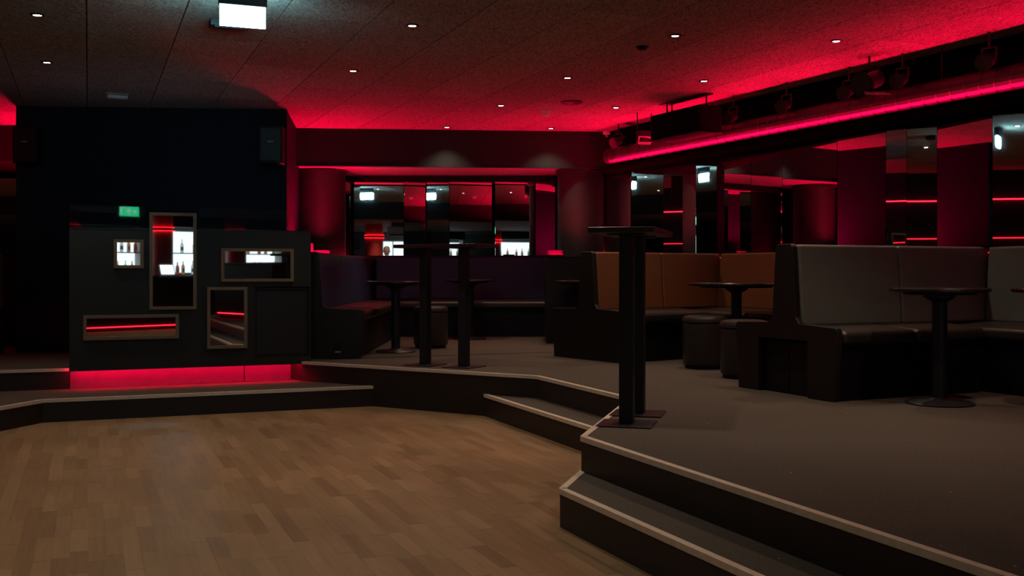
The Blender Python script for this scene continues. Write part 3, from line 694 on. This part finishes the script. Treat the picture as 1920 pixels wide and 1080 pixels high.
for x, y, lab in ((pl_.x + 0.1, pl_.y + 0.1, 'above the standing person'), (-1.0, 0.0, 'beside the camera'), (2.4, -1.2, 'before the left half of the bar'), (5.2, -1.4, 'before the right half of the bar')):  # downlights added behind the camera, the first to light the person's face
    downlight(x, y, LOWC, 'small round added low ceiling downlight ' + lab)
def ceil_at(u, v):
    Y = F * (CEIL - CZ) / (HOR - v); return (u - 960) / F * Y, Y
def detector(x, y, label):
    r = thing('smoke_detector', (x, y, CEIL), label, 'detector')
    MB().lathe([(0.055, 0), (0.055, -0.014), (0.05, -0.018)], 28, (x, y, CEIL)).build('base', M['white_plastic'], r, smooth=True)
    MB().lathe([(0.044, -0.0185), (0.046, -0.03), (0.036, -0.05), (0.0, -0.056)], 28, (x, y, CEIL)).build('sensor_head', M['white_plastic'], r, smooth=True)
detector(*ceil_at(1024, 208), 'white domed smoke detector on the red ceiling')
detector(DET.x, DET.y, 'white domed smoke detector above the camera shown in the recess mirrors')
def disc(u, v, rad, label):
    x, y = ceil_at(u, v); r = thing('ceiling_vent', (x, y, CEIL), label, 'vent')
    MB().lathe([(rad, 0), (rad, -0.01), (rad * 0.85, -0.018)], 32, (x, y, CEIL)).build('rim', M['black'], r, smooth=True)
    MB().lathe([(rad * 0.8, -0.0185), (rad * 0.6, -0.028), (0, -0.03)], 32, (x, y, CEIL)).build('cover', M['black'], r, smooth=True)
disc(1072, 191, 0.11, 'round black ceiling vent near the smoke detector'); disc(1204, 87, 0.045, 'small dark disc on the ceiling beside a downlight')
x, y = ceil_at(220, 176)
r = thing('emergency_lamp', (x, y, CEIL), 'white capsule emergency lamp on the ceiling above the booth', 'lamp')
MB().obox((x, y), BX, AX, -0.1, 0.1, -0.045, 0.045, CEIL - 0.012, CEIL - 0.0005).build('back_plate', M['grey_plastic'], r)
MB().obox((x, y), BX, AX, -0.095, 0.095, -0.04, 0.04, CEIL - 0.045, CEIL - 0.0125).build('diffuser', M['white_plastic'], r, bevel=0.014, seg=4)
x, y = ceil_at(1138, 247)
r = thing('corner_camera', (x, y, CEIL), 'small dome camera in the ceiling corner by the duct', 'camera')
MB().lathe([(0.05, 0), (0.05, -0.03), (0.04, -0.035)], 24, (x, y, CEIL)).build('base', M['white_plastic'], r, smooth=True)
MB().lathe([(0.022, -0.0355), (0.02, -0.06), (0.0, -0.07)], 20, (x, y, CEIL)).build('dome', M['grey_plastic'], r, smooth=True)

# hanging illuminated sign
sgx, sgy = SIGN
r = thing('hanging_sign', (sgx, sgy, CEIL), 'bright white illuminated sign hanging from the ceiling', 'sign')
zt = zat(12, sgy); zb_ = zat(50.5, sgy)
MB().obox(SIGN, BX, AX, -0.142, 0.142, -0.028, 0.028, zt, CEIL - 0.0005).build('housing', M['black'], r, bevel=0.003)
MB().obox(SIGN, BX, AX, -0.134, 0.134, -0.009, 0.009, zb_, zt - 0.0005).build('light_panel', M['sign_white'], r)
x, y = ceil_at(430, 40)
r = thing('ceiling_bracket', (x, y, CEIL), 'dark bracket box on the ceiling behind the lit sign', 'bracket')
MB().obox((x, y), BX, AX, -0.13, 0.13, -0.06, 0.06, CEIL - 0.045, CEIL - 0.0005).build('box', M['steel'], r, bevel=0.003)
MB().obox((x, y), BX, AX, -0.10, 0.10, -0.05, 0.05, CEIL - 0.055, CEIL - 0.0455).build('cover_plate', M['dark_steel'], r)

# ------------------------------------------------------------------ stage lights along the duct
def spot_can(u, d, z, label, rad=0.055, ln=0.16):
    p = wp(wall_s(u, d), d); r = thing('spotlight', (p.x, p.y, CEIL), label, 'spotlight')
    ax = Vector((-0.72, -0.62, -0.32)).normalized(); c = Vector((p.x, p.y, z))
    MB().tube(c - ax * ln * 0.6, c + ax * ln * 0.4, rad * 0.8, rad * 0.8, 24).build('body', M['steel'], r, smooth=True)
    MB().tube(c + ax * (ln * 0.4 + .0005), c + ax * (ln * 0.4 + 0.035), rad * 1.05, rad * 1.15, 24).build('bezel', M['steel'], r, smooth=True); bz = C.objects[-1]
    MB().tube(c + ax * (ln * 0.4 + 0.0355), c + ax * (ln * 0.4 + 0.04), rad * 0.95, rad * 0.95, 24).build('lens', M['dark_steel'], bz)
    sd = ax.cross(Vector((0, 0, 1))).normalized(); y_ = MB()
    for s in (-1, 1):
        y_.tube(c + sd * s * (rad * .81), c + sd * s * rad * 0.95 + Vector((0, 0, rad + .03)), 0.007, seg=6)
    y_.tube(c + sd * rad + Vector((0, 0, rad + .03)), c - sd * rad + Vector((0, 0, rad + .03)), 0.007, seg=6)
    y_.tube(c + Vector((0, 0, rad + .03)), Vector((c.x, c.y, CEIL)), 0.009, seg=8)
    y_.build('yoke', M['steel'], r)
for u, lab in ((1160, 'black spotlight in the far corner above the duct'), (1375, 'black spotlight right of the hanging black box'), (1475, 'black spotlight second after the hanging black box'),
               (1592, 'black spotlight just left of the barn door lamp'), (1692, 'black spotlight just right of the barn door lamp'), (1855, 'black spotlight nearest the right edge')):
    spot_can(u, 0.24, 2.70, lab)
spot_can(1630, 0.40, 2.70, 'large black lamp with an open barn door flap', 0.085, 0.2)
p = wp(wall_s(1640, 0.46), 0.46); bl = [o for o in C.objects if o.get('label') == 'large black lamp with an open barn door flap'][0]
MB().hexa([(p.x - .09, p.y - .05, 2.565), (p.x + .09, p.y - .09, 2.56), (p.x + .10, p.y + .06, 2.60), (p.x - .06, p.y + .07, 2.61)],
          [(p.x - .09, p.y - .05, 2.57), (p.x + .09, p.y - .09, 2.565), (p.x + .10, p.y + .06, 2.605), (p.x - .06, p.y + .07, 2.615)]).build('barn_door', M['grey_plastic'], bl)
p = wp(wall_s(1208, 0.42), 0.42); r = thing('flood_lamp', (p.x, p.y, CEIL), 'small flood lamp with a pale face left of the hanging black box', 'lamp')
zf = zat(262, p.y)
MB().obox(p, BX, AX, -0.075, 0.075, -0.05, 0.05, zf - 0.03, zf + 0.09).build('housing', M['steel'], r, bevel=0.006)
MB().hexa([(p.x - .07, p.y - .045, zf - .055), (p.x + .07, p.y - .01, zf - .055), (p.x + .07, p.y + .05, zf - .035), (p.x - .07, p.y + .02, zf - .035)],
          [(p.x - .07, p.y - .085, zf + .03), (p.x + .07, p.y - .035, zf + .03), (p.x + .07, p.y - .02, zf + .032), (p.x - .07, p.y - .07, zf + .032)]).build('front_flap', M['grey_plastic'], r)
yk = MB()
for s in (-0.085, 0.085): yk.tube((p.x + BX.x * s, p.y + BX.y * s, zf), (p.x + BX.x * s, p.y + BX.y * s, CEIL), 0.006, seg=6)
yk.build('yoke', M['steel'], r)
p = wp(wall_s(1285, 0.55), 0.55); r = thing('hanging_projector', (p.x, p.y, CEIL), 'long black box hung under the ceiling beside the duct', 'projector')
z0, z1 = zat(255, p.y), zat(209, p.y)
MB().obox(p, Wd, Wm, -0.42, 0.42, -0.14, 0.14, z0, z1).build('body', M['fascia'], r, bevel=0.01)
MB().obox(p, Wd, Wm, -0.43, 0.43, -0.15, 0.15, z0 - 0.012, z0 - 0.001).build('bottom_tray', M['fascia'], r)
MB().obox(p, Wd, Wm, 0.421, 0.427, -0.11, 0.11, z0 + 0.03, z1 - 0.03).build('grille', M['fascia'], r)
for a_ in (-0.33, -0.24, 0.36):
    c = p + Wd * a_; MB().tube((c.x, c.y, z1), (c.x, c.y, CEIL), 0.008, seg=8).build('hanger_rod', M['dark_steel'], r)
MB().obox(p, Wd, Wm, -0.40, 0.40, -0.05, 0.05, CEIL - 0.012, CEIL - 0.0005).build('ceiling_rail', M['dark_steel'], r)

# ------------------------------------------------------------------ bar side of the room, seen only in the mirrors
r = thing('bar_counter', (3.2, -2.5, 0), 'dark bar counter with a red light line along its foot', 'counter')
MB().box(0.3, 7.5, -2.9, -2.5, 0.12, 1.06).build('body', M['panel_end'], r)
MB().box(0.25, 7.55, -2.95, -2.40, 1.061, 1.10).build('worktop', M['tabletop'], r, bevel=0.006)
MB().box(0.35, 7.45, -2.85, -2.56, 0.0, 0.119).build('plinth', M['black'], r)
led('led_strip', V2(0.35, -2.49), V2(1, 0), V2(0, 1), 0, 7.0, 0, 0.012, 0.065, 0.078, M['led_bar'], 'red strip light along the foot of the bar counter')
led('led_strip', V2(XL + 0.05, 3.0), V2(0, 1), V2(1, 0), 0, 8.0, 0, 0.02, 2.40, 2.412, M['led_left'], 'upper red strip light along the left wall')
led('led_strip', V2(XL + 0.05, 1.0), V2(0, 1), V2(1, 0), 0, 9.0, 0, 0.015, 1.75, 1.76, M['led_ledge'], 'lower red strip light along the left wall')
r = thing('added_counter', (2.9, 2.0, PZ), 'unseen dark counter added beside the camera for a red glow on the platform', 'counter')  # counter added out of view to carry the red glow on the platform
MB().box(2.35, 3.1, 0.9, 2.75, PZ + 0.10, PZ + 0.95).build('body', M['panel_end'], r); MB().box(2.3, 3.15, 0.85, 2.8, PZ + 0.951, PZ + 0.99).build('worktop', M['tabletop'], r, bevel=0.006)
MB().box(2.42, 3.05, 0.95, 2.70, PZ, PZ + 0.0995).build('plinth', M['black'], r)
led('led_strip', V2(2.37, 0.95), V2(0, 1), V2(1, 0), 0, 1.75, 0, 0.012, PZ + 0.085, PZ + 0.097, M['led_bar'], 'red strip light under the added counter beside the camera')
r = thing('back_bar', (3.2, -4.7, 0), 'backlit bottle shelf cabinet behind the bar counter', 'cabinet')
MB().box(0.0, 7.4, -4.9, -4.35, 0.0, 1.12).build('cabinet_body', M['panel_end'], r)
xs = [0.05, 1.5, 2.25, 3.7, 4.45, 5.9, 6.6, 7.35]
for a_, b_ in ((0.05, 1.45), (2.1, 3.65), (4.3, 5.6), (6.1, 7.35)):
    MB().box(a_, b_, -4.9, -4.86, 1.16, 2.12).build('light_panel', M['backlight'], r)
    MB().box(a_, b_, -4.85, -4.55, 1.60, 1.62).build('shelf', M['black'], r)
    MB().box(a_ - .03, a_, -4.9, -4.55, 1.121, 2.2).build('upright', M['grey_plastic'], r); MB().box(b_, b_ + .03, -4.9, -4.55, 1.121, 2.2).build('upright', M['grey_plastic'], r)
MB().box(0.0, 7.4, -4.95, -4.5, 2.21, 2.47).build('canopy', M['black'], r)
def bar_column(x, y, label):
    r = thing('column', (x, y, 0), label, 'column')
    MB().lathe([(0.24, 0), (0.24, LOWC)], 32, (x, y, 0)).build('shaft', M['red_paint'], r, smooth=True)
    MB().lathe([(0.245, 0), (0.30, 0.02), (0.30, 0.05), (0.245, 0.07)], 32, (x, y, 2.1), ring=True).build('collar', M['black'], r, smooth=True)
    MB().lathe([(0.250, 0.0705), (0.27, 0.0705), (0.27, 0.075), (0.25, 0.075)], 32, (x, y, 2.1), ring=True).build('led_ring', M['led_bar'], r)
    MB().lathe([(0.250, -0.006), (0.27, -0.006), (0.27, -0.001), (0.25, -0.001)], 32, (x, y, 2.1), ring=True).build('led_ring', M['led_bar'], r)
c1, D1 = via_mirror(702, PANES[0], 15.0); bar_column(c1.x, c1.y, 'red column with a glowing collar on the left behind the camera')
bar_column(1.82, -4.2, 'red column with a glowing collar between the bar shelves on the left'); bar_column(3.97, -4.2, 'red column with a glowing collar between the bar shelves in the middle'); bar_column(5.85, -4.2, 'red column with a glowing collar between the bar shelves on the right')
c2, D2 = via_mirror(748, PANES[0], 14.0)
r = thing('air_unit', (c2.x, c2.y, LOWC), 'pale wall air conditioning unit under the low ceiling', 'air conditioner')
MB().box(c2.x - .3, c2.x + .3, c2.y - .12, c2.y + .12, LOWC - 0.36, LOWC - 0.1).build('case', M['grey_plastic'], r, bevel=0.02)
MB().box(c2.x - .26, c2.x + .26, c2.y + .121, c2.y + .126, LOWC - 0.34, LOWC - 0.30).build('louvre', M['black'], r)
MB().box(c2.x - .2, c2.x + .2, c2.y - .05, c2.y + .05, LOWC - 0.099, LOWC).build('mount', M['dark_steel'], r)
c3, D3 = via_mirror(750, PANES[0], 17.0)
r = thing('lit_window', (c3.x, -6.1, 1.2), 'bright daylit window on the wall behind the camera', 'window')
MB().box(c3.x - .42, c3.x + .5, -6.198, -6.18, 1.15, 2.15).build('pane', M['backlight'], r)
for x_ in (c3.x - .45, c3.x + .0, c3.x + .5): MB().box(x_, x_ + .03, -6.179, -6.14, 1.12, 2.18).build('mullion', M['grey_plastic'], r)
for z_ in (1.12, 1.62, 2.15): MB().box(c3.x - .42, c3.x + .5, -6.178, -6.15, z_, z_ + .03).build('glazing_bar', M['grey_plastic'], r)
# bottles
def bottle(kind, h, rad):
    r = thing('bottle', (0, 0, 0), 'x', 'bottle')
    MB().lathe([(rad * .9, 0), (rad, 0.01), (rad, h * .58), (rad * .8, h * .68), (rad * .36, h * .78), (rad * .34, h * .95)], 14).build('glass_body', M['bottle_' + kind], r, smooth=True)
    MB().lathe([(rad * .4, h * .951), (rad * .4, h), (0, h)], 12).build('cap', M['black'], r, smooth=True)
    MB().lathe([(rad * 1.01, h * .18), (rad * 1.02, h * .181), (rad * 1.02, h * .45), (rad * 1.01, h * .451)], 14, ring=True).build('paper_label', M['white_plastic'], r, smooth=True)
    return r
bp_ = {k: bottle(k, h, rd_) for k, h, rd_ in (('amber', 0.30, 0.04), ('clear', 0.31, 0.038), ('green', 0.30, 0.037), ('red', 0.28, 0.042))}
used = set(); rb = random.Random(11)
for (a_, b_), bay in zip(((0.12, 1.4), (2.2, 3.6), (4.4, 5.5), (6.2, 7.3)), ('first', 'second', 'third', 'last')):
    for z_, zn in ((1.1205, 'lower'), (1.6205, 'upper')):
        x = a_ + 0.05
        while x < b_:
            k = rb.choice(['amber', 'clear', 'green', 'red', 'amber', 'clear'])
            lab = '%s glass bottle on the %s shelf of the %s backlit bar bay' % (k, zn, bay)
            if k not in used: used.add(k); o = bp_[k]; o.location = (x, -4.68, z_); o['label'] = lab
            else: o = dup(bp_[k], (x, -4.68 + rb.uniform(-.04, .04), z_), 0, lab)
            o['group'] = '%s bottles, %s shelf, %s bay' % (k, zn, bay)
            x += rb.uniform(0.14, 0.30)
r = thing('laptop', (3.35, -2.62, 1.10), 'open laptop with a bright screen on the bar counter', 'laptop')
MB().box(3.18, 3.52, -2.74, -2.52, 1.101, 1.116).build('keyboard_base', M['grey_plastic'], r, bevel=0.003)
MB().hexa([(3.18, -2.75, 1.118), (3.52, -2.75, 1.118), (3.52, -2.74, 1.118), (3.18, -2.74, 1.118)], [(3.18, -2.83, 1.33), (3.52, -2.83, 1.33), (3.52, -2.82, 1.335), (3.18, -2.82, 1.335)]).build('lid', M['grey_plastic'], r)
lid_ = C.objects[-1]
MB().hexa([(3.2, -2.737, 1.13), (3.5, -2.737, 1.13), (3.5, -2.735, 1.13), (3.2, -2.735, 1.13)], [(3.2, -2.811, 1.325), (3.5, -2.811, 1.325), (3.5, -2.809, 1.326), (3.2, -2.809, 1.326)]).build('screen', M['screen'], lid_)
# green exit sign behind the camera
ex_, ey_ = 1.62, -0.95
r = thing('exit_sign', (ex_, ey_, LOWC), 'green illuminated exit sign under the low ceiling behind the camera', 'sign')
MB().box(ex_ - .2, ex_ + .2, ey_ - .03, ey_ + .02, 2.22, 2.42).build('housing', M['black'], r, bevel=0.004)
MB().box(ex_ - .19, ex_ + .19, ey_ + .0205, ey_ + .026, 2.23, 2.41).build('light_panel', M['sign_green'], r)
MB().box(ex_ - .02, ex_ + .02, ey_ - .02, ey_ + .01, 2.4205, LOWC).build('hanger', M['black'], r)
pg = MB(); yf = ey_ + .0262
def fl(a, b, w): 
    a, b = Vector((a[0], a[1])), Vector((b[0], b[1])); d = (b - a).normalized(); n = V2(-d.y, d.x) * w
    P = [a + n, b + n, b - n, a - n]
    pg.hexa([(ex_ + p.x, yf, 2.32 + p.y) for p in P], [(ex_ + p.x, yf + .002, 2.32 + p.y) for p in P])
fl((-0.16, -0.07), (-0.16, 0.07), 0.012); fl((-0.15, 0.064), (-0.07, 0.064), 0.01)
for a_, b_, w_ in (((.0, .03), (-.03, -.01), .014), ((-.03, -.01), (-.07, -.02), .009), ((-.03, -.01), (-.0, -.05), .009), ((-.0, -.05), (.03, -.06), .007), ((0, .03), (-.05, .03), .007), ((0, .03), (.04, .0), .007), ((-.0, .05), (.01, .07), .014),
                   ((.08, 0), (.17, 0), .009), ((.08, 0), (.115, .035), .008), ((.08, 0), (.115, -.035), .008)): fl(a_, b_, w_)
pg.build('pictogram', M['sign_mark'], r)

# ------------------------------------------------------------------ person standing behind the camera (face shows in the recess mirror)
pc, PD = via_mirror(725, PANES[0], 13.2)
pr_ = thing('person', (pc.x, pc.y, 0), 'person in black clothes standing upright far behind the camera', 'person')
def skin_mesh(name, pts, eds, m, parent, sub=2):
    me = bpy.data.meshes.new(name); me.from_pydata([p[:3] for p in pts], eds, []); o = bpy.data.objects.new(name, me); C.objects.link(o); o.parent = parent
    me.materials.append(m)
    sm = o.modifiers.new('skin', 'SKIN'); sm.use_smooth_shade = True
    sv = me.skin_vertices[0].data
    for i, p in enumerate(pts): sv[i].radius = (p[3], p[4] if len(p) > 4 else p[3]); sv[i].use_root = (i == 0)
    o.modifiers.new('sub', 'SUBSURF').levels = sub; o.modifiers['sub'].render_levels = sub
    return o
pts = [(0, 0, .98, .15, .10), (0, 0, 1.18, .13, .095), (0, 0, 1.38, .17, .10), (0, 0, 1.50, .075, .065), (0, .005, 1.585, .052, .055)]
eds = [(0, 1), (1, 2), (2, 3), (3, 4)]
for s in (-1, 1):
    n0 = len(pts)
    pts += [(s * .19, 0, 1.43, .065), (s * .25, .0, 1.15, .048), (s * .25, .08, .92, .036)]; eds += [(2, n0), (n0, n0 + 1), (n0 + 1, n0 + 2)]
    n1 = len(pts)
    pts += [(s * .10, 0, .88, .095), (s * .11, .02, .50, .062), (s * .12, 0, .10, .045), (s * .13, .13, .04, .04)]; eds += [(0, n1), (n1, n1 + 1), (n1 + 1, n1 + 2), (n1 + 2, n1 + 3)]
skin_mesh('body', pts, eds, M['shirt'], pr_)
hd = MB().lathe([(0.0, 0), (0.045, .012), (0.064, .05), (0.075, .11), (0.078, .15), (0.07, .2), (0.045, .232), (0.0, .242)], 20, (0, .01, 1.585)).build('head', M['skin'], pr_, smooth=True, local=False)
hr = MB().lathe([(0.080, .145), (0.083, .16), (0.078, .205), (0.05, .242), (0.0, .253)], 20, (0, -.004, 1.585)).build('hair', M['hair'], pr_, smooth=True, local=False)
MB().hexa([(-.014, .085, 1.675), (.014, .085, 1.675), (.014, .07, 1.675), (-.014, .07, 1.675)], [(-.006, .086, 1.715), (.006, .086, 1.715), (.006, .07, 1.715), (-.006, .07, 1.715)]).build('nose', M['skin'], pr_, local=False, bevel=.004)
for s in (-1, 1):
    MB().lathe([(0, -.009), (.012, 0), (0, .009)], 10, (s * .03, .076, 1.715)).build('eye', M['hair'], pr_, local=False)
    MB().lathe([(0, -.03), (.012, -.01), (.014, .01), (0, .03)], 10, (s * .082, .0, 1.70)).build('ear', M['skin'], pr_, local=False)
MB().lathe([(0, -.006), (.024, 0), (0, .006)], 10, (0, .062, 1.645)).build('beard', M['hair'], pr_, local=False)
for s in (-1, 1):
    hp = [(0, 0, 0, .022, .03), (0, .015, -.05, .022, .038), (0, .025, -.085, .018, .036)]; he = [(0, 1), (1, 2)]
    for i, (dx, ln) in enumerate(((-.027, .07), (-.009, .08), (.009, .075), (.027, .06))):
        n0 = len(hp); hp += [(dx, .03, -.10, .009), (dx, .05, -.10 - ln * .5, .008), (dx, .045, -.10 - ln, .007)]; he += [(2, n0), (n0, n0 + 1), (n0 + 1, n0 + 2)]
    n0 = len(hp); hp += [(-s * .04, .03, -.05, .010), (-s * .05, .06, -.085, .009)]; he += [(1, n0), (n0, n0 + 1)]
    h = skin_mesh('hand', [(p[0] + s * .25, p[1] + .085, p[2] + .90, *p[3:]) for p in hp], he, M['skin'], pr_, 1)
pr_.rotation_euler = (0, 0, 0.0)
